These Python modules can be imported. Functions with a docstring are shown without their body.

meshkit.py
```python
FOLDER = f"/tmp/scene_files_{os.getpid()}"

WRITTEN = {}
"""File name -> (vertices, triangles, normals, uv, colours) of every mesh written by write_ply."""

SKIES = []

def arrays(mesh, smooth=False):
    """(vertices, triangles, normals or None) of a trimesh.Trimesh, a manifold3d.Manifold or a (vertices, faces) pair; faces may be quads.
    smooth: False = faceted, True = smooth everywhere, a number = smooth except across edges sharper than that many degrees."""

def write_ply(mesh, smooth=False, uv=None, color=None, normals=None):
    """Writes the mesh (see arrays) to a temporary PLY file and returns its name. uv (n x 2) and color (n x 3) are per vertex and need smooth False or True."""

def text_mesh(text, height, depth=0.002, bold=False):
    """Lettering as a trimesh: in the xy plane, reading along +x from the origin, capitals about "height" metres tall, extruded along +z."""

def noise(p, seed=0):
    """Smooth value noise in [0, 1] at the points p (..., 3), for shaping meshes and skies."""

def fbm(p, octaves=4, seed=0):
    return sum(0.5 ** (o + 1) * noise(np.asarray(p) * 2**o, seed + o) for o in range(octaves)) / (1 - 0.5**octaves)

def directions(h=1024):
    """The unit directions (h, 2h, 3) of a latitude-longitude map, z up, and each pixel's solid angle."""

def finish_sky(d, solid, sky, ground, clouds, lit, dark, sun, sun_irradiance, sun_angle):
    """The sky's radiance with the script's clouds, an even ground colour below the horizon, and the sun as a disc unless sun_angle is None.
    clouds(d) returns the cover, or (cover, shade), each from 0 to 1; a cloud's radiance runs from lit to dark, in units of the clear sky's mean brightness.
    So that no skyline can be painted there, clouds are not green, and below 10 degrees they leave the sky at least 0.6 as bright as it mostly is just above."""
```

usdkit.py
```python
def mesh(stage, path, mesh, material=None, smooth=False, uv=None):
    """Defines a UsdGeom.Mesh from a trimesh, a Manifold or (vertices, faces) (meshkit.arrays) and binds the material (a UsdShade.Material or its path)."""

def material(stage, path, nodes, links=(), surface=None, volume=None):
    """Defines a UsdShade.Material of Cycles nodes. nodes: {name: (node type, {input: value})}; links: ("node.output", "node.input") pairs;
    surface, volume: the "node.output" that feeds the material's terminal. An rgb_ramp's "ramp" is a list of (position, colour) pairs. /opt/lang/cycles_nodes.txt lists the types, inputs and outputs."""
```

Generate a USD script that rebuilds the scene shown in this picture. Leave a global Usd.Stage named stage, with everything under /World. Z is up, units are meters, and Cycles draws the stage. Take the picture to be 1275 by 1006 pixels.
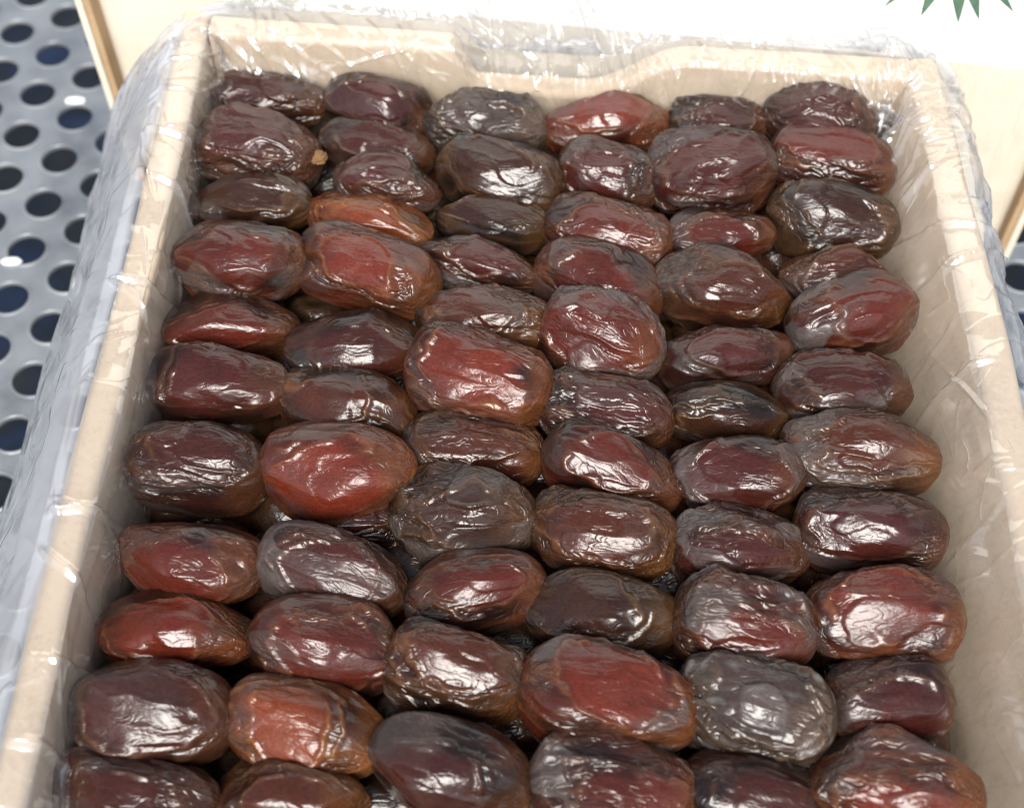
import math, random
import numpy as np, trimesh, usdkit, meshkit
from meshkit import noise, fbm
from pxr import Usd, UsdGeom, UsdLux, UsdShade, Gf, Sdf, Vt
import shapely.geometry as sg
from shapely import affinity

rng = np.random.default_rng(7); random.seed(7)
stage = Usd.Stage.CreateInMemory()
UsdGeom.SetStageUpAxis(stage, UsdGeom.Tokens.z); UsdGeom.SetStageMetersPerUnit(stage, 1.0)
world = UsdGeom.Xform.Define(stage, '/World'); stage.SetDefaultPrim(world.GetPrim())
UsdGeom.Scope.Define(stage, '/World/Looks')

# ---------------------------------------------------------------- camera
F, TH, CAM = 1760.0, math.atan(0.65), np.array([0, 0, 0.513])
cth, sth = math.cos(TH), math.sin(TH)
cam = UsdGeom.Camera.Define(stage, '/World/camera')
cam.AddTranslateOp().Set(Gf.Vec3d(*CAM)); cam.AddRotateXOp().Set(math.degrees(TH))
cam.CreateHorizontalApertureAttr(36.0); cam.CreateVerticalApertureAttr(36.0 * 807 / 1024)
cam.CreateFocalLengthAttr(36.0 * F / 1275); cam.CreateClippingRangeAttr(Gf.Vec2f(0.01, 50))
cam.CreateFStopAttr(9.0); cam.CreateFocusDistanceAttr(0.47)
cam.CreateExposureAttr(1.2)

# ---------------------------------------------------------------- daylight: bright open sky behind the camera, soft sun through cloud
SUN = np.array([-0.08, -0.66, 0.74]); SUN /= np.linalg.norm(SUN)
def material(name, nodes, links, surface): return usdkit.material(stage, '/World/Looks/' + name, nodes, links, surface=surface)
sky = material('sky_light', {
    'sky': ('sky_texture', {'sky_type': 'single_scattering', 'sun_disc': False, 'sun_elevation': math.asin(SUN[2]), 'sun_rotation': math.atan2(SUN[0], SUN[1]), 'air_density': 1.0, 'aerosol_density': 2.5}),
    'veil': ('hsv', {'saturation': 0.55}), 'bg': ('background_shader', {'strength': 0.08})}, [('sky.color', 'veil.color'), ('veil.color', 'bg.color')], 'bg.background')
dome = UsdLux.DomeLight.Define(stage, '/World/sky'); UsdShade.MaterialBindingAPI.Apply(dome.GetPrim()).Bind(sky)
dome.GetPrim().SetCustomDataByKey('kind', 'structure')
sun = UsdLux.DistantLight.Define(stage, '/World/sun'); sun.CreateIntensityAttr(0.6); sun.CreateAngleAttr(30.0); sun.CreateNormalizeAttr(True) if hasattr(sun, 'CreateNormalizeAttr') else None
sun.CreateColorAttr(Gf.Vec3f(1.0, 0.965, 0.91))
sun.AddRotateZOp().Set(math.degrees(math.atan2(SUN[0], -SUN[1]))); sun.AddRotateXOp().Set(math.degrees(math.acos(SUN[2])))

# ---------------------------------------------------------------- helpers
used = {}
def numbered(parent, name):
    k = used.get((parent, name), 0); used[(parent, name)] = k + 1
    return f'{parent}/{name}' + (f'_{k:03d}' if k else '')
def tag(p, label=None, cat=None, group=None, kind=None):
    for k, v in (('label', label), ('category', cat), ('group', group), ('kind', kind)):
        if v: p.SetCustomDataByKey(k, v)
    return p
def thing(name, label, cat, loc=(0, 0, 0), group=None):
    x = UsdGeom.Xform.Define(stage, numbered('/World', name)); x.AddTranslateOp().Set(Gf.Vec3d(*map(float, loc)))
    return tag(x.GetPrim(), label, cat, group)
def obj(name, mesh, mat, parent=None, smooth=False, loc=None):
    m = usdkit.mesh(stage, numbered(str(parent.GetPath()) if parent else '/World', name), mesh, mat, smooth=smooth)
    if loc is not None: m.AddTranslateOp().Set(Gf.Vec3d(*map(float, loc)))
    return m.GetPrim()
def vcol(prim, name, a):
    a = np.asarray(a, np.float32); pv = UsdGeom.PrimvarsAPI(prim)
    if a.ndim == 2: pv.CreatePrimvar(name, Sdf.ValueTypeNames.Color3fArray, 'vertex').Set(Vt.Vec3fArray.FromNumpy(a))
    else: pv.CreatePrimvar(name, Sdf.ValueTypeNames.FloatArray, 'vertex').Set(Vt.FloatArray.FromNumpy(a))
def ray(px, py):
    x, y = (px - 637.5) / F, (py - 503) / F
    return np.array([x, sth - cth * y, -cth - sth * y])
def un(px, py, z): d = ray(px, py); return CAM + d * (z - CAM[2]) / d[2]
def depth(p): q = np.asarray(p) - CAM; return q[1] * sth - q[2] * cth
def grid_faces(nu, nv, closed=False):
    i, j = np.meshgrid(np.arange(nu - (0 if closed else 1)), np.arange(nv - 1), indexing='ij')
    a, b = i * nv + j, ((i + 1) % nu) * nv + j
    return np.stack([a, b, b + 1, a + 1], -1).reshape(-1, 4)
def sstep(a, b, x): t = np.clip((x - a) / (b - a), 0, 1); return t * t * (3 - 2 * t)

# ---------------------------------------------------------------- materials
P = 'principled_bsdf'
def cardboard(name, light, dark, flute):
    return material(name, {
        'g': ('geometry', {}),
        'n1': ('noise_texture', {'scale': 35.0, 'detail': 4.0, 'roughness': 0.6}),
        'n2': ('noise_texture', {'scale': 900.0, 'detail': 3.0, 'roughness': 0.7}),
        'st': ('mapping', {'scale': (1.0, 1.0, 0.12)}),
        'n3': ('noise_texture', {'scale': 420.0, 'detail': 2.0}),
        'a': ('math', {'math_type': 'multiply_add', 'value2': 0.45, 'value3': 0.0}),
        'b': ('math', {'math_type': 'multiply_add', 'value2': 0.35}),
        'c': ('math', {'math_type': 'multiply_add', 'value2': 0.3}),
        'r': ('rgb_ramp', {'ramp': [(0.36, dark), (0.56, light), (0.8, tuple(min(1, 1.08 * x) for x in light))]}),
        'bm': ('bump', {'strength': flute, 'distance': 0.0006}),
        'p': (P, {'roughness': 0.72, 'specular_ior_level': 0.3})},
        [('g.position', 'n1.vector'), ('g.position', 'n2.vector'), ('g.position', 'st.vector'), ('st.vector', 'n3.vector'), ('n1.fac', 'a.value1'), ('n2.fac', 'b.value1'), ('a.value', 'b.value3'),
         ('n3.fac', 'c.value1'), ('b.value', 'c.value3'), ('c.value', 'r.fac'), ('r.color', 'p.base_color'), ('c.value', 'bm.height'), ('bm.normal', 'p.normal')], 'p.BSDF')
M_board = cardboard('tray_board', (0.525, 0.42, 0.305), (0.42, 0.325, 0.23), 0.35)
M_lid = cardboard('lid_board', (0.60, 0.545, 0.45), (0.51, 0.455, 0.36), 0.3)
M_cut = cardboard('cut_board_edge', (0.38, 0.26, 0.15), (0.25, 0.16, 0.09), 0.6)
M_white = material('white_print', {'g': ('geometry', {}), 'n': ('noise_texture', {'scale': 120.0, 'detail': 4.0}), 'r': ('rgb_ramp', {'ramp': [(0.3, (0.80, 0.81, 0.80)), (0.7, (0.86, 0.87, 0.86))]}),
                   'p': (P, {'roughness': 0.42})}, [('g.position', 'n.vector'), ('n.fac', 'r.fac'), ('r.color', 'p.base_color')], 'p.BSDF')
M_green = material('green_print', {'g': ('geometry', {}), 'n': ('noise_texture', {'scale': 300.0, 'detail': 3.0}), 'r': ('rgb_ramp', {'ramp': [(0.3, (0.06, 0.11, 0.075)), (0.7, (0.10, 0.17, 0.115))]}),
                   'p': (P, {'roughness': 0.42})}, [('g.position', 'n.vector'), ('n.fac', 'r.fac'), ('r.color', 'p.base_color')], 'p.BSDF')
M_steel = material('galvanised_sheet', {
    'g': ('geometry', {}), 'n': ('noise_texture', {'scale': 22.0, 'detail': 5.0, 'roughness': 0.62}), 'v': ('voronoi_texture', {'scale': 90.0}), 'f': ('noise_texture', {'scale': 700.0, 'detail': 3.0}),
    'a': ('math', {'math_type': 'multiply_add', 'value2': 0.22}), 'r': ('rgb_ramp', {'ramp': [(0.32, (0.17, 0.185, 0.20)), (0.55, (0.265, 0.285, 0.305)), (0.8, (0.35, 0.37, 0.385))]}),
    'rr': ('map_range', {'from_min': 0.3, 'from_max': 0.8, 'to_min': 0.30, 'to_max': 0.55}), 'bm': ('bump', {'strength': 0.12, 'distance': 0.0005}),
    'p': (P, {'metallic': 0.55})},
    [('g.position', 'n.vector'), ('g.position', 'v.vector'), ('g.position', 'f.vector'), ('v.distance', 'a.value1'), ('n.fac', 'a.value3'), ('a.value', 'r.fac'), ('r.color', 'p.base_color'),
     ('n.fac', 'rr.value'), ('rr.result', 'p.roughness'), ('f.fac', 'bm.height'), ('bm.normal', 'p.normal')], 'p.BSDF')
M_under = material('blue_sheet', {'g': ('geometry', {}), 'n': ('noise_texture', {'scale': 26.0, 'detail': 3.0}), 'r': ('rgb_ramp', {'ramp': [(0.35, (0.035, 0.04, 0.045)), (0.52, (0.022, 0.032, 0.055)), (0.68, (0.03, 0.055, 0.13))]}),
                   'p': (P, {'roughness': 0.5})}, [('g.position', 'n.vector'), ('n.fac', 'r.fac'), ('r.color', 'p.base_color')], 'p.BSDF')
M_film = material('liner_film', {
    'g': ('geometry', {}), 'n': ('noise_texture', {'scale': 24.0, 'detail': 1.0, 'distortion': 1.6}), 'r0': ('math', {'math_type': 'multiply_add', 'value2': 2.0, 'value3': -1.0}), 'r1': ('math', {'math_type': 'absolute'}),
    'r2': ('math', {'math_type': 'subtract', 'value1': 1.0}), 'r3': ('math', {'math_type': 'power', 'value2': 30.0}), 'n2': ('noise_texture', {'scale': 110.0, 'detail': 1.0}), 'sum': ('math', {'math_type': 'multiply_add', 'value2': 0.8}),
    'bm': ('bump', {'strength': 0.25, 'distance': 0.0012}),
    'hz': ('noise_texture', {'scale': 26.0, 'detail': 3.0}), 'hm': ('map_range', {'from_min': 0.3, 'from_max': 0.7, 'to_min': 0.75, 'to_max': 1.25}), 'ha': ('attribute', {'attribute': 'haze'}), 'hp': ('math', {'math_type': 'multiply'}),
    't': ('transparent_bsdf', {'color': (0.975, 0.98, 0.985)}), 'd': ('diffuse_bsdf', {'color': (0.58, 0.60, 0.645)}), 'l': ('translucent_bsdf', {'color': (0.58, 0.60, 0.645)}),
    'dl': ('mix_closure', {'fac': 0.45}), 'body': ('mix_closure', {}), 'gl': ('glossy_bsdf', {'color': (1, 1, 1), 'roughness': 0.12}),
    'lw': ('layer_weight', {'blend': 0.5}), 'pw': ('math', {'math_type': 'power', 'value2': 4.0}), 'fr': ('math', {'math_type': 'multiply_add', 'value2': 0.75, 'value3': 0.14}), 'm': ('mix_closure', {})},
    [('g.position', 'n.vector'), ('g.position', 'n2.vector'), ('n.fac', 'r0.value1'), ('r0.value', 'r1.value1'), ('r1.value', 'r2.value2'), ('r2.value', 'r3.value1'), ('n2.fac', 'sum.value1'), ('r3.value', 'sum.value3'), ('sum.value', 'bm.height'),
     ('g.position', 'hz.vector'), ('hz.fac', 'hm.value'), ('hm.result', 'hp.value1'), ('ha.fac', 'hp.value2'), ('bm.normal', 'gl.normal'), ('bm.normal', 'lw.normal'), ('d.BSDF', 'dl.closure1'), ('l.BSDF', 'dl.closure2'),
     ('hp.value', 'body.fac'), ('t.BSDF', 'body.closure1'), ('dl.closure', 'body.closure2'), ('lw.facing', 'pw.value1'), ('pw.value', 'fr.value1'), ('fr.value', 'm.fac'), ('body.closure', 'm.closure1'), ('gl.BSDF', 'm.closure2')], 'm.closure')
M_date = material('date_skin', {
    'c': ('attribute', {'attribute': 'skin'}), 'w': ('attribute', {'attribute': 'dry'}), 'wk': ('attribute', {'attribute': 'crease'}), 'lc': ('attribute', {'attribute': 'along'}),
    'ma': ('mapping', {'scale': (0.13, 0.31, 0.31)}), 'mb': ('mapping', {'scale': (0.9, 1.3, 1.3)}), 'mc': ('mapping', {'scale': (0.16, 0.24, 0.24)}),
    'n': ('noise_texture', {'scale': 1.0, 'detail': 4.0, 'roughness': 0.6}), 'n2': ('noise_texture', {'scale': 1.0, 'detail': 1.2, 'distortion': 1.1}), 'n3': ('noise_texture', {'scale': 1.0, 'detail': 2.0}),
    'rg0': ('math', {'math_type': 'multiply_add', 'value2': 2.0, 'value3': -1.0}), 'rg1': ('math', {'math_type': 'absolute'}), 'rg2': ('math', {'math_type': 'subtract', 'value1': 1.0}), 'rg3': ('math', {'math_type': 'power', 'value2': 6.0}),
    'rg': ('math', {'math_type': 'multiply'}), 'h': ('math', {'math_type': 'multiply_add', 'value2': 0.20}), 'h2': ('math', {'math_type': 'multiply_add', 'value2': 0.8}), 'bm': ('bump', {'strength': 0.46, 'distance': 0.0009}),
    'cv': ('map_range', {'from_min': 0.25, 'from_max': 0.75, 'to_min': 0.62, 'to_max': 1.30}), 'mul': ('vector_math', {'math_type': 'multiply'}),
    'ro': ('map_range', {'from_min': 0.0, 'from_max': 1.0, 'to_min': 0.11, 'to_max': 0.44}),
    'p': (P, {'specular_ior_level': 0.45, 'subsurface_weight': 0.06, 'subsurface_scale': 0.002, 'subsurface_radius': (1.0, 0.25, 0.1)})},
    [('lc.vector', 'ma.vector'), ('lc.vector', 'mb.vector'), ('lc.vector', 'mc.vector'), ('mb.vector', 'n.vector'), ('ma.vector', 'n2.vector'), ('mc.vector', 'n3.vector'),
     ('n2.fac', 'rg0.value1'), ('rg0.value', 'rg1.value1'), ('rg1.value', 'rg2.value2'), ('rg2.value', 'rg3.value1'), ('rg3.value', 'rg.value1'), ('wk.fac', 'rg.value2'),
     ('n.fac', 'h.value1'), ('rg.value', 'h.value3'), ('n3.fac', 'h2.value1'), ('h.value', 'h2.value3'), ('h2.value', 'bm.height'), ('bm.normal', 'p.normal'), ('n.fac', 'cv.value'),
     ('c.color', 'mul.vector1'), ('cv.result', 'mul.vector2'), ('mul.vector', 'p.base_color'), ('w.fac', 'ro.value'), ('ro.result', 'p.roughness')], 'p.BSDF')
M_stem = cardboard('stem_fibre', (0.16, 0.085, 0.035), (0.07, 0.032, 0.015), 0.8)

# ---------------------------------------------------------------- perforated metal table
def hole_sheet():
    o, a, b = np.array([-.2367, .5483]), np.array([-.0027, -.0282]), np.array([.0215, -.0163])
    x0, y0, x1, y1, r = -.46, -.02, .46, .74, .0087
    ring = np.linspace(0, 2 * np.pi, 20, endpoint=False)
    holes, pts, lips = [], [], []
    for i in range(-60, 61):
        for j in range(-60, 61):
            c = o + i * a + j * b
            if x0 + .012 < c[0] < x1 - .012 and y0 + .012 < c[1] < y1 - .012: holes.append(c)
    poly = sg.Polygon([(x0, y0), (x1, y0), (x1, y1), (x0, y1)], [[(c[0] + r * math.cos(t), c[1] + r * math.sin(t)) for t in ring] for c in holes])
    sheet = trimesh.creation.extrude_polygon(poly, .0016, engine='earcut'); sheet.apply_translation((0, 0, -.0016))
    prof = np.array([(r, -.0018), (r, .0001), (r + .0004, .00045), (r + .0009, .0004), (r + .0015, .00005)])      # the slightly raised punched lip of each hole
    t = np.linspace(0, 2 * np.pi, 28, endpoint=False)
    V = np.stack([np.outer(np.cos(t), prof[:, 0]), np.outer(np.sin(t), prof[:, 0]), np.tile(prof[:, 1], (28, 1))], -1).reshape(-1, 3)
    Fq = grid_faces(28, 5, True)
    vs, fs = [], []
    for k, c in enumerate(holes):
        if c[0] < -.02 or c[0] > .14: vs.append(V + [c[0], c[1], 0]); fs.append(Fq + len(V) * (len(vs) - 1))
    return sheet, (np.vstack(vs), np.vstack(fs))
sheet, lips = hole_sheet()
tab = UsdGeom.Xform.Define(stage, '/World/table_top').GetPrim(); tag(tab, 'blue grey perforated metal sheet with staggered round holes', None, None, 'structure')
obj('sheet', sheet, M_steel, tab); obj('hole_rims', lips, M_steel, tab, smooth=True)
g = np.stack(np.meshgrid(np.linspace(-.55, .55, 90), np.linspace(-.1, .85, 80), indexing='ij'), -1).reshape(-1, 2)
gz = -.11 + .05 * fbm(np.c_[g * 9, np.zeros(len(g))], 3, 3)
tag(obj('ground', (np.c_[g, gz], grid_faces(90, 80)), M_under, smooth=True), 'dark blue sheet glimpsed through the table holes', None, None, 'structure')

# ---------------------------------------------------------------- cardboard tray
RIM, T = .125, .0115
BL, BR, FR, FL = np.array([-.131, .438]), np.array([.166, .411]), np.array([.168, .045]), np.array([-.1495, .055])
def lerp(a, b, t): return a + (b - a) * t
def wall(p0, p1, inward, top, n=120, seed=0, cut0=0., cut1=0., lean=0.):
    """A folded double board wall from p0 to p1 (its outer line); inward: unit normal to the inside; top(s): height; s in metres along it."""
    L = np.linalg.norm(p1 - p0); d = (p1 - p0) / L
    s = np.linspace(cut0, L - cut1, n); r = .0032
    prof = [(0., 0.)] + [(0., q) for q in np.linspace(.25, 1, 7)[:-1]]
    arc0 = [(r - r * math.cos(t), math.sin(t)) for t in np.linspace(0, math.pi / 2, 6)]
    arc1 = [(T - r + r * math.sin(t), math.cos(t)) for t in np.linspace(0, math.pi / 2, 6)]
    V = []
    for si in s:
        h = top(si); w = .0009 * (noise(np.array([[si * 30, seed, 0.]]))[0] - .5) + .0022 * (noise(np.array([[si * 7, seed + 5, 0.]]))[0] - .5)
        row = [(0., h * q) for q in np.linspace(0, .9, 8)] + [(a, h - r + r * z) for a, z in arc0] + [(a, h - r + r * z) for a, z in arc1] + [(T, h * q) for q in np.linspace(.9, 0, 8)]
        for a, z in row:
            o = p0 + d * si + inward * (a + w * (z / RIM) + (lean * (1 - z / RIM) if a > T * .8 else 0))
            V.append((o[0], o[1], z + .0012))
    nv = 28
    Fq = grid_faces(n, nv)
    tri = [Fq[:, [0, 1, 2]], Fq[:, [0, 2, 3]]]
    for base, flip in ((0, 1), ((n - 1) * nv, 0)):
        k = np.arange(1, nv - 1); fan = np.stack([np.full_like(k, base), base + k, base + k + 1], 1); tri.append(fan[:, ::-1] if flip else fan)
    return trimesh.Trimesh(np.array(V), np.vstack(tri), process=False)
def nrm(p, q): d = (q - p) / np.linalg.norm(q - p); return np.array([d[1], -d[0]])   # right-hand normal
NB, NL, NR = nrm(BL, BR), nrm(FL, BL), nrm(BR, FR)
if NB[1] > 0: NB = -NB
if NL[0] < 0: NL = -NL
if NR[0] > 0: NR = -NR
NF = nrm(FR, FL); NF = NF if NF[1] > 0 else -NF
LB = np.linalg.norm(BR - BL); LEAN = .040
def back_top(s):     # the hand-hold notch cut into the rear wall
    x = BL[0] + s
    return RIM - .020 * float(sstep(-.024, -.012, x) * (1 - sstep(.030, .070, x)))
tray = thing('date_tray', 'open kraft cardboard tray packed with dates, notched hand hold in its rear wall', 'cardboard tray')
obj('side_wall', wall(FL, BL, NL, lambda s: RIM, seed=1), M_board, tray, smooth=40)
obj('side_wall', wall(BR, FR, NR, lambda s: RIM, seed=2, lean=LEAN), M_board, tray, smooth=40)
obj('back_wall', wall(BL, BR, NB, back_top, n=200, seed=3, cut0=T + .0008, cut1=T + .0008), M_board, tray, smooth=40)
obj('front_wall', wall(FR, FL, NF, lambda s: RIM, seed=4, cut0=T + .0008, cut1=T + .0008), M_board, tray, smooth=40)
q = [lerp(lerp(FL, FR, u), lerp(BL, BR, u), v) for v in (.04, .96) for u in (.045, .955)]
bm = trimesh.creation.extrude_polygon(sg.Polygon([q[0], q[1], q[3], q[2]]), .004, engine='earcut'); bm.apply_translation((0, 0, .0015))
obj('base', bm, M_board, tray)

# ---------------------------------------------------------------- upright lid behind the tray
LA, LBp = np.array([-.181, .470]), np.array([.230, .4205])
ld = (LBp - LA) / np.linalg.norm(LBp - LA); ln = np.array([ld[1], -ld[0]]); ln = ln if ln[1] < 0 else -ln
Llen = np.linalg.norm(LBp - LA); LH = .34
def lidbox(s0, s1, d0, d1, z0, z1):       # along the lid, towards the camera, up
    b = trimesh.creation.box((1, 1, 1)); v = np.array(b.vertices) + .5
    s, dd, z = s0 + v[:, 0] * (s1 - s0), d0 + v[:, 1] * (d1 - d0), z0 + v[:, 2] * (z1 - z0)
    return trimesh.Trimesh(np.c_[LA[0] + ld[0] * s + ln[0] * dd, LA[1] + ld[1] * s + ln[1] * dd, z], b.faces)
def onlid(px, py, off=0.):
    d = ray(px, py); n3 = np.array([ln[0], ln[1], 0]); p0 = np.array([*LA, 0]) + n3 * off
    p = CAM + d * ((p0 - CAM) @ n3) / (d @ n3)
    return (p[:2] - LA) @ ld, p[2]
lid = thing('carton_lid', 'upright kraft carton lid with white print and green palm leaves, standing behind the tray', 'carton lid')
obj('panel', lidbox(.0032, Llen - .0032, -.004, 0, .001, LH), M_lid, lid)
obj('side_flange', lidbox(0, .003, -.004, .009, .001, LH), M_lid, lid)
obj('side_flange', lidbox(Llen - .003, Llen, -.004, .009, .001, LH), M_lid, lid)
for s0, s1 in ((.0032, .0062), (Llen - .0062, Llen - .0032)):
    obj('flange_fold', lidbox(s0, s1, .0003, .0085, .001, LH), M_cut, lid)
(s1, z1), (s2, z2) = onlid(850, 45), onlid(1275, 85)
def print_mesh(pts, off, th=.0003):
    m = trimesh.creation.extrude_polygon(sg.Polygon(pts), th, engine='earcut'); v = np.array(m.vertices)
    d = off + v[:, 2]
    return trimesh.Trimesh(np.c_[LA[0] + ld[0] * v[:, 0] + ln[0] * d, LA[1] + ld[1] * v[:, 0] + ln[1] * d, v[:, 1]], m.faces)
zl = lambda s: z1 + (z2 - z1) * (s - s1) / (s2 - s1)
pr = obj('printed_panel', print_mesh([(.0066, zl(.0066)), (Llen - .0066, zl(Llen - .0066)), (Llen - .0066, LH - .004), (.0066, LH - .004)], .0002), M_white, lid)
base = np.array(onlid(1196, -75))
for tip, w in (((1100, 8), .0030), ((1146, 20), .0036), ((1193, 28), .0036), ((1219, 24), .0032), ((1262, 14), .0030), ((1310, -20), .003), ((1060, -25), .003), ((1040, -70), .003), ((1330, -75), .003), ((1090, -140), .003), ((1180, -170), .003), ((1290, -140), .003)):
    t = np.array(onlid(*tip)); d = t - base; n = np.array([-d[1], d[0]]) / np.linalg.norm(d)
    pts = [base + d * .12, base + d * .45 + n * w * .8, base + d * .72 + n * w * .62, base + d * .9 + n * w * .25, t, base + d * .9 - n * w * .25, base + d * .72 - n * w * .62, base + d * .45 - n * w * .8]
    obj('palm_leaf', print_mesh(pts, .0006, .0002), M_green, pr)

# ---------------------------------------------------------------- dates
ZD = .105
TONES = {   # deep, main, warm (all skin colours)
    'dark':   ((.0055, .0032, .0028), (.036, .0092, .0062), (.075, .028, .010)),
    'plum':   ((.0065, .0034, .0030), (.043, .0098, .0074), (.082, .031, .013)),
    'red':    ((.0085, .0037, .0030), (.066, .0118, .0072), (.110, .038, .013)),
    'bright': ((.0130, .0046, .0034), (.100, .0165, .0082), (.150, .050, .015)),
    'orange': ((.0200, .0062, .0035), (.130, .0270, .0090), (.220, .078, .018)),
    'brown':  ((.0075, .0040, .0030), (.050, .0138, .0072), (.115, .045, .014)),
    'olive':  ((.0050, .0034, .0026), (.027, .0102, .0060), (.085, .038, .012)),
    'grey':   ((.0080, .0055, .0048), (.042, .0270, .0225), (.090, .056, .034))}
NU, NV = 104, 136
def folds3(Q, seed, lam, kinds=5):
    r = np.random.default_rng(int(seed * 1000) % 2**31); out = 0
    for _ in range(kinds):
        d = r.normal(size=3) * [.55, 1, 1]; d /= np.linalg.norm(d); l = lam * r.uniform(.7, 1.6)
        out = out + np.abs(((Q @ d) / l + r.uniform(0, 9)) % 2 - 1) * l / lam
    return out / kinds - .5
def make_date(L, R, tone, wr, pale, seed, nu=NU, nv=NV, tip=.5, bend=.0):
    """Vertices about the centre, x along the fruit; its skin colour, dryness and fine creasing."""
    rs = np.random.default_rng(int(seed * 1000) % 2**31)
    t = np.linspace(0, np.pi, nu); x = np.linspace(-1, 1, nv, endpoint=False)
    th = math.radians(112) + np.pi * (.55 * x + .45 * x ** 3)          # finer towards the upper side
    s = -np.cos(t); s = np.sign(s) * np.abs(s) ** .93
    rad = np.clip(1 - np.abs(s) ** 3.3, 0, 1) ** .52
    rad = rad * (1 - .15 * s * tip - .03 * s * s) * (1 + .06 * np.sin(3 * s + seed))
    S, TH_ = np.meshgrid(s, th, indexing='ij'); Rr = np.repeat(rad[:, None], nv, 1)
    ob = np.array([seed * 13.17, seed * 7.31, seed * 3.7])
    ca, sa = np.cos(TH_), np.sin(TH_)
    sq = (np.abs(ca) ** 2.8 + np.abs(sa) ** 2.8) ** (-1 / 2.8)         # pressed together: slightly squared sections
    sq = 1 + .75 * (sq - 1)
    B = np.stack([S * L / 2 / R, Rr * ca * sq, Rr * sa * sq], -1)      # in units of the radius
    for _ in range(7):                                                # flats where the fruit was pressed
        a = rs.uniform(.15, 1.0) * np.pi; n = np.array([rs.normal() * .30, math.cos(a), math.sin(a)]); n /= np.linalg.norm(n)
        off = rs.uniform(.80, .96) * (1 + .5 * abs(n[0]))
        over = B @ n - off
        B = B - n * (np.log1p(np.exp(np.clip(over * 22, -30, 30))) / 22 * .82)[..., None]
    Q = B * R * 1000                                                   # mm
    def N(fx, fy, o=0, oc=2): return fbm(Q * [fx, fy, fy] + ob + o, oc, int(seed) % 97 + o)
    lump = (N(.05, .07, 1) - .5)
    w3 = np.stack([N(.08, .11, 5), N(.08, .11, 6), N(.08, .11, 7)], -1) - .5
    Qw = Q + w3 * [12, 7, 7]
    def ridge(fx, fy, o, p): n = noise(Qw * [fx, fy, fy] + ob + 31 * o, o); return np.clip(1 - 1.3 * np.abs(2 * n - 1), 0, 1) ** p
    where = np.clip(sstep(.38, .60, N(.05, .08, 9)) + (wr - .55) * 1.0, 0, 1)
    r1, r2, r3 = ridge(.042, .24, 2, 2.0), ridge(.12, .40, 3, 1.7), ridge(.030, .125, 4, 4.5)
    # the skin comes loose round a smooth taut panel on the upper side; its border is a raised fold
    f0 = math.radians(115 + rs.uniform(-22, 22)); d = (TH_ - f0 + np.pi) % (2 * np.pi) - np.pi
    e = np.sqrt(((S - rs.uniform(-.18, .18)) / rs.uniform(.58, .78)) ** 2 + (d / rs.uniform(.62, .95)) ** 2) + 1.3 * (N(.07, .10, 25, 3) - .5)
    panel = sstep(1.12, .88, e)
    rim = np.exp(-((e - 1.02) / .075) ** 2) * sstep(.42, .58, N(.09, .12, 29))
    rim2 = np.exp(-((e - 1.38) / .07) ** 2) * sstep(.46, .60, N(.09, .12, 33))
    facet = folds3(Q + w3 * 6, seed, 12)
    blist = sstep(.50, .56, noise(Qw * [.06, .13, .13] + ob + 77, 12))
    ends = sstep(1.0, .86, np.abs(S))
    loose = where * (1 - .75 * panel)
    h = 2.2 * lump + 2.2 * facet + loose * (2.0 * wr * r1 + .8 * wr * r2) + (.9 * rim + .7 * rim2) + .9 * r3 * (.25 + wr) + .7 * blist * (.3 + wr) - .7 * loose
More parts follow.
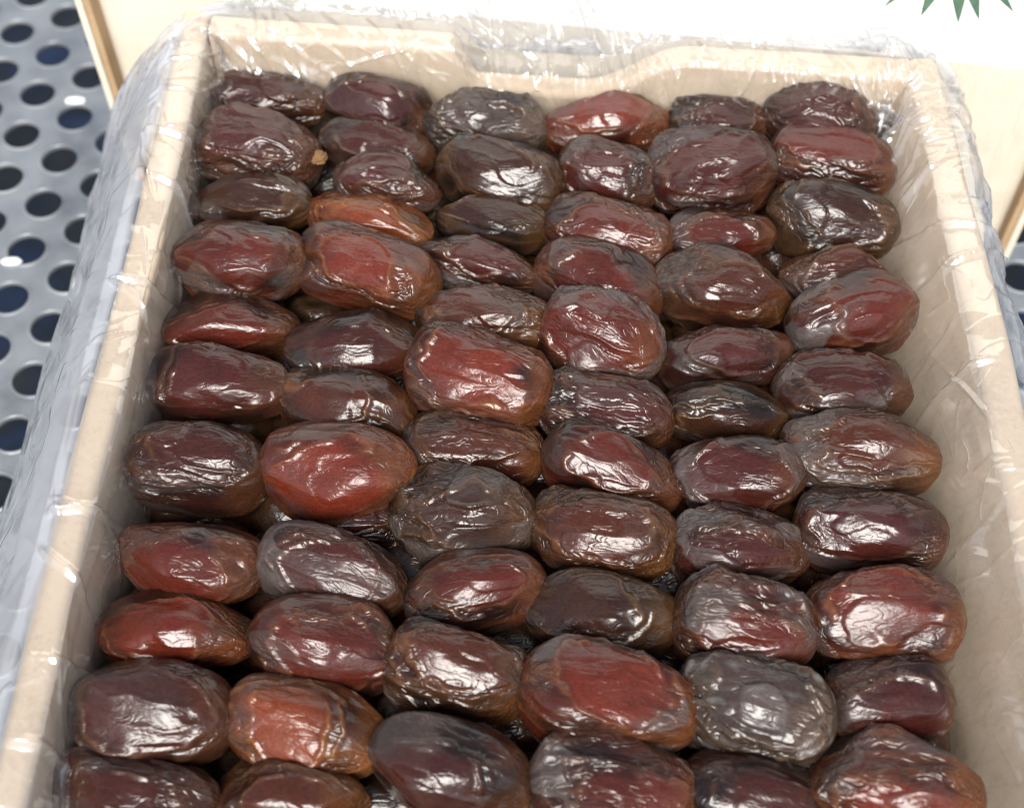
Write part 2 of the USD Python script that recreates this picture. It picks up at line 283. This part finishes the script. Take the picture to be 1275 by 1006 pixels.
    pucker = sstep(.76, 1.0, np.abs(S)) * .11 * np.cos(TH_ * 9 + w3[..., 0] * 18 + seed)
    k = 1 + (h * ends) / (R * 1000) + pucker * .5
    V = B * R; V[..., 1:] *= k[..., None]; V[..., 0] += .0010 * (N(.2, .2, 21) - .5)
    V[..., 2] += bend * (V[..., 0] / (L / 2)) ** 2
    deep, main, warm = (np.array(c) for c in TONES[tone])
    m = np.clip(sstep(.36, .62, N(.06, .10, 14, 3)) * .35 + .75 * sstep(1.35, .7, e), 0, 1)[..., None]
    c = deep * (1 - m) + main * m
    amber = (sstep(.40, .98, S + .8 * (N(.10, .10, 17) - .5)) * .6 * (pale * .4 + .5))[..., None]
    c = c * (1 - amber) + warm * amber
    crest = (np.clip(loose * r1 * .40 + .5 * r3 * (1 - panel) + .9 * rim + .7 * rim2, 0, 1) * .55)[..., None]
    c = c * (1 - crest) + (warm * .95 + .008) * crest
    bl = np.clip(sstep(.46, .68, N(.06, .12, 19, 3) + .26 * sstep(.1, -.9, S) + (pale - .7) * .35) * blist * pale * (1 - .5 * panel), 0, 1)[..., None] * .6      # loosened, dried pale skin
    c = c * (1 - bl) + np.array([.072, .060, .055]) * bl * (.7 + 1.7 * max(pale - .65, 0))
    if pale > 1:                                                       # one fruit whose loose skin has dried silver grey
        sv = (sstep(.62, .30, np.maximum(ridge(.07, .22, 51, 1.0), ridge(.10, .30, 52, 1.2) * .9)) * sstep(.32, .55, N(.09, .14, 41, 3)) * .62)[..., None]
        c = c * (1 - sv) + np.array([.165, .158, .152]) * sv
    dry = np.clip(.18 + .30 * loose * wr + .7 * bl[..., 0] + .9 * (N(.10, .12, 23) - .5), 0, 1)
    crease = np.clip(loose * (.45 + wr), .16, 1)
    return V.reshape(-1, 3), c.reshape(-1, 3), dry.reshape(-1), crease.reshape(-1), (Q + ob * 3).reshape(-1, 3)
def date_faces(nu, nv):
    i, j = np.meshgrid(np.arange(nu - 1), np.arange(nv), indexing='ij'); a, b = i * nv + j, i * nv + (j + 1) % nv
    return np.stack([a, a + nv, b + nv, b], -1).reshape(-1, 4)
DFQ = date_faces(NU, NV)

# centre x, y, length, width in the photograph (looked up through the camera onto the layer), turn, tone, wrinkles, pale skin, lift (mm), look
COLS = {
 'leftmost column': [
  (337, 124, 140, 66, 8, 'dark', .6, .7, -2, 'small blackish purple'), (324, 190, 146, 92, 12, 'plum', .7, .5, 2, 'plum red wrinkled'), (308, 254, 156, 70, 5, 'olive', .25, .8, -2, 'glossy black brown'),
  (302, 326, 162, 98, 4, 'red', .4, .8, 3, 'plump red brown'), (287, 410, 162, 78, 3, 'red', .3, .2, -3, 'smooth deep red'), (275, 479, 170, 88, 4, 'plum', .35, .8, 1, 'wet plum coloured'),
  (248, 580, 168, 112, 4, 'dark', .5, .5, 1, 'thick dark maroon'), (238, 697, 180, 94, 5, 'red', .4, .5, 0, 'red brown ridged'), (222, 785, 195, 90, 3, 'bright', .35, .2, -2, 'orange red torn'),
  (192, 887, 196, 126, 6, 'dark', .35, .6, 3, 'large dark maroon'), (168, 992, 205, 104, 8, 'dark', .5, .5, 0, 'dark brown half cropped')],
 'second column from the left': [
  (472, 134, 130, 74, 12, 'plum', .4, .6, 0, 'small purple red'), (468, 187, 145, 66, 12, 'dark', .4, .6, -5, 'dark plum half covered'), (482, 228, 130, 70, 14, 'plum', .5, .7, 2, 'red plum creased'),
  (462, 280, 150, 76, 15, 'orange', .4, .3, -2, 'amber orange'), (458, 338, 178, 100, 18, 'bright', .5, .5, 4, 'big red orange'), (445, 430, 168, 80, -4, 'dark', .15, .5, 0, 'smooth dark red'),
  (432, 508, 172, 90, 15, 'brown', .3, .3, -2, 'brown tapered'), (423, 585, 184, 112, 3, 'bright', .3, .5, 3, 'bright red plump'), (448, 650, 130, 76, 4, 'dark', .5, .4, -12, 'sunken dark'),
  (416, 708, 184, 98, 13, 'plum', .7, .9, 1, 'dark plum wrinkled'), (405, 804, 180, 108, 8, 'red', .45, .7, 2, 'plum red orange tipped'), (381, 906, 197, 108, 12, 'orange', .4, .4, 1, 'bright orange red'), (362, 1000, 190, 96, 6, 'brown', .5, .5, -2, 'brown half cropped')],
 'third column from the left': [
  (605, 158, 146, 74, 8, 'grey', 1.0, .7, 0, 'grey brown shrivelled'), (622, 220, 152, 88, 15, 'olive', .45, .3, 3, 'black brown red hearted'), (618, 277, 140, 70, 8, 'olive', .2, .4, -3, 'flat blackish'),
  (598, 332, 154, 64, 8, 'plum', .4, .9, 0, 'narrow pale edged'), (605, 400, 166, 88, 12, 'brown', .5, .7, 0, 'brown pale ridged'), (598, 471, 176, 116, 13, 'bright', .55, .4, 5, 'big orange red'),
  (590, 560, 170, 90, 3, 'brown', .8, .6, -2, 'brown furrowed'), (577, 640, 176, 98, 5, 'olive', .9, .8, 1, 'charcoal crinkled'), (592, 736, 168, 96, -6, 'red', .2, .6, 1, 'smooth red dimpled'),
  (570, 838, 174, 108, 12, 'brown', .8, .7, 2, 'pinkish brown wrinkled'), (548, 898, 150, 84, 10, 'olive', .6, .4, -10, 'sunken olive brown'), (562, 958, 204, 112, 14, 'dark', .2, .7, 3, 'smooth dark maroon')],
 'third column from the right': [
  (757, 156, 158, 70, 0, 'bright', .5, .7, 1, 'light red'), (757, 222, 126, 80, 8, 'plum', .5, .8, 0, 'short purple brown'), (757, 293, 152, 84, 16, 'red', .7, .6, 0, 'red creased'),
  (746, 354, 156, 100, 20, 'red', .4, .6, 1, 'dark red slanted'), (750, 422, 150, 102, 20, 'red', 1.0, .9, 4, 'red finely wrinkled'), (754, 513, 160, 90, 10, 'plum', .7, .8, 0, 'purple brown puckered'),
  (762, 586, 168, 98, 18, 'red', .35, .5, 1, 'red brown slanted'), (752, 663, 176, 104, 10, 'brown', .7, .6, 1, 'chestnut brown wrinkled'), (750, 765, 180, 100, 6, 'olive', .3, .5, 0, 'glossy black olive'),
  (757, 870, 216, 126, 9, 'bright', .4, .9, 4, 'largest bright red'), (764, 982, 200, 118, 5, 'red', .8, .9, 1, 'mottled red half cropped')],
 'second column from the right': [
  (893, 158, 120, 66, 6, 'dark', .5, .5, -1, 'black half covered'), (885, 212, 154, 102, -4, 'plum', .9, .8, 3, 'purple black mottled'), (896, 294, 134, 66, -5, 'red', .3, .5, -1, 'small red'),
  (900, 360, 166, 88, 5, 'brown', .6, .5, 2, 'brown tan tipped'), (903, 444, 162, 80, -3, 'plum', .35, .7, 0, 'wine red'), (904, 516, 146, 76, 8, 'olive', .2, .4, -2, 'olive brown'),
  (917, 591, 158, 88, 3, 'plum', .6, .9, 1, 'wine red pale ended'), (920, 684, 166, 94, 3, 'plum', .9, 1.0, 0, 'pale streaked wet'), (926, 779, 170, 112, 6, 'red', .7, .9, 2, 'mottled brown red'),
  (938, 882, 188, 116, 13, 'grey', 1.0, 1.2, 3, 'silver grey shrivelled'), (938, 988, 170, 100, 8, 'dark', .3, .6, -2, 'black glossy half cropped')],
 'rightmost column': [
  (1020, 152, 132, 86, 15, 'dark', .9, .6, 3, 'blackish crinkled'), (1035, 204, 148, 86, 8, 'red', .35, .5, 2, 'smooth red brown'), (1037, 274, 152, 86, 8, 'olive', .5, .5, 1, 'dark olive amber tipped'),
  (1045, 344, 142, 66, -3, 'brown', .5, .5, -4, 'thin brown half covered'), (1062, 397, 160, 92, -12, 'red', .4, .9, 3, 'dark red upturned'), (1048, 487, 160, 86, 2, 'dark', .7, .9, 0, 'charcoal mottled'),
  (1070, 565, 184, 98, 10, 'brown', .6, .8, 2, 'purple brown pale patched'), (1083, 662, 176, 102, 5, 'plum', .5, .7, 1, 'dark red folded'), (1100, 767, 184, 112, 2, 'bright', .7, .7, 3, 'bright red creased'),
  (1104, 872, 156, 106, -3, 'plum', .5, .6, 0, 'short brown red'), (1112, 984, 208, 116, 6, 'bright', .75, .8, 2, 'pale rippled half cropped')]}
ORD = 'first second third fourth fifth sixth seventh eighth ninth tenth eleventh twelfth thirteenth'.split()
STEMS = {('leftmost column', 1)}
k = 0
for col, rows in COLS.items():
    for i, (px, py, ln_, wd, ang, tone, wr, pale, dz, look) in enumerate(rows):
        k += 1
        c = un(px, py, ZD + dz * .001); mpp = depth(c) / F
        L, R = ln_ * mpp * 1.10, wd * mpp / 2 * 1.04
        V, skin, dry, crs, loc_ = make_date(L, R, tone, wr, pale, k * 1.37 + 2, tip=random.uniform(.2, .9), bend=random.uniform(-.0012, .0006))
        yaw = -math.atan(math.tan(math.radians(ang)) / .8)
        X = trimesh.transformations.euler_matrix(math.radians(random.uniform(-12, 12)), math.radians(random.uniform(-5, 5)), yaw, 'sxyz')[:3, :3]
        V = V @ X.T
        label = f'{look} date, {ORD[i]} from the back in the {col}'
        if (col, i) in STEMS:
            th_ = thing('date', label, 'date', c, 'dates packed in the top layer')
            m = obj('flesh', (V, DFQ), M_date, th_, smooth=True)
            e = X @ np.array([1, 0, 0]) * L / 2 * .97
            cap = trimesh.creation.icosphere(4, .0038); cv = np.array(cap.vertices)
            cv = cv * (1 + 1.1 * (fbm(cv * 500, 3) - .5))[:, None] * [1.3, 1.0, .55]
            obj('stem_cap', (cv @ X.T + e * .93 + [0, 0, .004], np.array(cap.faces)), M_stem, th_, smooth=True)
        else:
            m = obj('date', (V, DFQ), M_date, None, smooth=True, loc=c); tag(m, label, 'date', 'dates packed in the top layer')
        vcol(m, 'skin', skin); vcol(m, 'dry', dry); vcol(m, 'crease', crs); vcol(m, 'along', loc_)
# the layer below, seen only in the gaps
vs, fs, cs, ds, ls, n = [], [], [], [], [], 0
lf = date_faces(28, 30)
for i in range(13):
    for j in range(7):
        u, v = (j + .5) / 7, (i + .5) / 13
        p = lerp(lerp(FL + NL * .016, FR + NR * .034, u), lerp(BL + NL * .016, BR + NR * .034, u), .06 + v * .86)
        V, skin, dry, crs, loc_ = make_date(.045, .0145, ('dark', 'olive', 'brown')[(i + j) % 3], .6, .3, 200 + i * 7.3 + j * 1.9, 28, 30)
        X = trimesh.transformations.euler_matrix(random.uniform(0, 6), 0, random.uniform(-.3, .3), 'sxyz')[:3, :3]
        vs.append(V @ X.T + [p[0], p[1], 0.0795 + random.uniform(-.002, .004)]); fs.append(lf + n); n += len(V); cs.append(skin); ds.append(dry); ls.append(loc_)
m = obj('lower_dates', (np.vstack(vs), np.vstack(fs)), M_date, smooth=True); vcol(m, 'skin', np.vstack(cs)); vcol(m, 'dry', np.hstack(ds)); vcol(m, 'crease', np.hstack(ds)); vcol(m, 'along', np.vstack(ls))
tag(m, 'dark lower layer of dates glimpsed in the gaps', 'dates', None, 'stuff')

# ---------------------------------------------------------------- plastic liner bag draped over the rim
def crumple(u, v, seed, lam, kinds=7, along=1.0):
    r = np.random.default_rng(seed); out = 0
    w = np.stack([u / (lam * 2.2), v / (lam * 2.2), np.full_like(u, seed * .7)], -1)
    wu, wv = (fbm(w, 2, seed) - .5) * lam * 1.1, (fbm(w + 40, 2, seed + 3) - .5) * lam * 1.1
    for _ in range(kinds):
        a = r.uniform(0, np.pi); l = lam * r.uniform(.7, 1.7)
        x = ((u + wu) * np.cos(a) * along + (v + wv) * np.sin(a)) / l + r.uniform(0, 9)
        out = out + np.abs((x % 2) - 1) * l / lam
    return out / kinds - .5
def fold_lines(u, v, seed, lam, width, spread, cover, lean=0., kinds=4):
    """Thin standing folds of the film: straight ridges with tapered ends, mostly across the rim."""
    r = np.random.default_rng(seed); out = np.zeros_like(u)
    for q in range(kinds):
        a = r.normal() * spread + lean
        x = u * np.cos(a) + v * np.sin(a); y = -u * np.sin(a) + v * np.cos(a)
        x = x + (noise(np.stack([u / .035, v / .035, np.full_like(u, seed + q)], -1), seed) - .5) * .010
        i = np.round(x / lam); d = np.abs(x - i * lam)
        mask = sstep(1 - cover, 1 - cover + .16, noise(np.stack([i * 7.3 + q * 3.1, y / .030, np.full_like(u, seed)], -1), seed + q))
        out = np.maximum(out, np.clip(1 - d / width, 0, 1) ** 1.2 * mask)
    return out
def liner():
    # inner rim line, round the three sides, with rounded corners
    a, b, c, d = FL + NL * T + (BL - FL) * .06, BL + NL * T + NB * T, BR + NR * T + NB * T, FR + NR * T + (BR - FR) * .06
    path = sg.LineString([a, b, c, d]).buffer(-.0) if False else sg.LineString([a, b, c, d])
    L1, L2, L3 = (np.linalg.norm(q - p) for p, q in ((a, b), (b, c), (c, d)))
    nu = 1500; u = np.linspace(0, L1 + L2 + L3, nu)
    P2 = np.array([path.interpolate(x).coords[0] for x in u])
    # smooth the corners
    k = np.exp(-np.linspace(-2, 2, 37) ** 2); k /= k.sum(); Pp = np.pad(P2, ((18, 18), (0, 0)), mode='edge')
    Ps = np.stack([np.convolve(Pp[:, i], k, 'valid') for i in (0, 1)], 1); Ps[:20], Ps[-20:] = P2[:20], P2[-20:]
    tg = np.gradient(Ps, axis=0); tg /= np.linalg.norm(tg, axis=1, keepdims=True); on = np.c_[-tg[:, 1], tg[:, 0]]       # outward
    wl, wb = 1 - sstep(L1 - .012, L1 + .02, u), sstep(L1 - .012, L1 + .02, u) * (1 - sstep(L1 + L2 - .02, L1 + L2 + .012, u))
    wr_ = 1 - wl - wb
    rim = np.array([RIM] * nu); xs = Ps[:, 0]
    notch = wb * sstep(-.026, -.010, xs) * (1 - sstep(.030, .072, xs)); rim = rim - .012 * notch
    out = wl * (.041 + .012 * sstep(.22, .0, u)) + wb * .010 + wr_ * .015 ; end = wl * .058 + wb * .146 + wr_ * .085
    end = end + wb * .010 * (fbm(np.c_[u * 30, u * 0, u * 0], 2, 4) - .5)
    nv = 180; vv = np.linspace(0, 1, nv)
    rows = []
    for i in range(nu):
        z = rim[i] + .0022
        pts = [(-.0025, .078), (-.0022, .100), (-.0018, z - .006), (-.0005, z - .0008), (.0030, z + .0006), (T - .002, z + .0010), (T + .0028, z - .0012)]
        o, e = out[i], end[i]
        pts += [(T + .003 + o * .22, z + (e - z) * .16), (T + .003 + o * .62, z + (e - z) * .55), (T + .003 + o, e)]
        pts = np.array(pts); pts[:4, 0] -= LEAN * wr_[i] * np.clip(1 - pts[:4, 1] / RIM, 0, 1); s = np.r_[0, np.cumsum(np.linalg.norm(np.diff(pts, axis=0), axis=1))]
        t = np.interp(vv, [0, .34, .60, 1], [0, s[2], s[6], s[-1]])
        rows.append(np.c_[np.interp(t, s, pts[:, 0]), np.interp(t, s, pts[:, 1]), t])
    R3 = np.array(rows)
    ks = np.exp(-np.linspace(-2, 2, 7) ** 2); ks /= ks.sum()
    for ch in (0, 1):
        pd = np.pad(R3[..., ch], ((0, 0), (3, 3)), mode='edge'); R3[..., ch] = sum(w * pd[:, j:j + nv] for j, w in enumerate(ks))
    V = np.stack([Ps[:, None, 0] + on[:, None, 0] * R3[..., 0], Ps[:, None, 1] + on[:, None, 1] * R3[..., 0], R3[..., 1]], -1)
    # normals of the smooth sheet
    du, dv = np.gradient(V, axis=0), np.gradient(V, axis=1); nn = np.cross(du, dv); nn /= np.linalg.norm(nn, axis=-1, keepdims=True)
    side = np.stack([on[:, 0], on[:, 1], np.zeros(nu)], -1)[:, None, :] * np.where(R3[..., :1] > T * .5, 1, -1) + np.array([0, 0, .8])
    nn *= np.sign((nn * side).sum(-1, keepdims=True))
    U = np.repeat(u[:, None], nv, 1); W = R3[..., 2]
    gather = np.clip(np.exp(-((U - L1) / .03) ** 2) + notch[:, None] * .9 + np.exp(-((U - L1 - L2) / .035) ** 2) * (1 - .75 * sstep(.56, .64, vv)[None, :]) + .35 * wb[:, None], 0, 1.3)
    rad = .6 + .4 * sstep(.25, .5, vv)[None, :]
    standoff = (sstep(.0, .12, vv) * (1 - sstep(.24, .33, vv)))[None, :] * (.0008 + .0030 * fbm(np.stack([U * 28, W * 20, U * 0], -1), 2, 8))
    h = crumple(U, W * .8, 5, .030, 3) * .0060 * rad + crumple(U * 1.3, W * .5, 9, .013, 3) * .0036 * (.35 + gather) + crumple(U, W * .35, 12, .012, 4) * .0065 * gather
    calm = 1 - .85 * wl[:, None] * sstep(.54, .60, vv)[None, :]
    patch = .35 + .9 * sstep(.38, .62, fbm(np.stack([U * 22, W * 14, U * 0], -1), 2, 17))
    h = h + (fold_lines(U, W, 31, .023, .0021, .55, .36) * .0020 + fold_lines(U, W, 47, .017, .0014, .8, .25, .3) * .0011) * calm * patch + fold_lines(U, W, 53, .009, .0014, .35, .55, .6) * .0026 * gather + standoff
    free = np.repeat(sstep(.60, .85, vv)[None, :], nu, 0)            # the part that hangs free moves more
    h = h * (1 + 1.0 * free * (1 - .9 * wl[:, None] - .75 * wr_[:, None])) * (1 - .6 * wl[:, None] * sstep(.53, .6, vv)[None, :]) + .0008
    inner = np.repeat((vv < .60)[None, :], nu, 0)
    h = np.where(inner, np.maximum(h, -.0006), h)
    V = V + nn * h[..., None]
    haze = .05 + sstep(.51, .56, vv)[None, :] * (wl * .86)[:, None] + sstep(.545, .605, vv)[None, :] * (wb * .2 + wr_ * .30)[:, None]
    return V.reshape(-1, 3), grid_faces(nu, nv), haze.reshape(-1)
LV, LF, LHZ = liner()
bag = obj('plastic_liner', (LV, LF), M_film, smooth=True); vcol(bag, 'haze', LHZ)
tag(bag, 'clear crinkled plastic bag lining the tray and draped over its rim', 'plastic liner')

# ---------------------------------------------------------------- small scraps on the table
for (px, py, w, lab) in ((95, 127, .0040, 'small crumpled white scrap beside the lid on the metal table'), (15, 327, .0038, 'small crumpled white scrap at the left picture edge on the metal table')):
    s = trimesh.creation.icosphere(4, 1.0); v = np.array(s.vertices)
    v = v * (1 + .7 * (fbm(v * 2.2 + px, 3, 5) - .5) + .25 * (1 - np.abs(2 * noise(v * 3.5 + px) - 1)))[:, None] * [w, w * .45, w * .3]
    c = un(px, py, .0); tag(obj('paper_scrap', (v, np.array(s.faces)), M_white, smooth=True, loc=(c[0], c[1], w * .22)), lab, 'paper scrap')
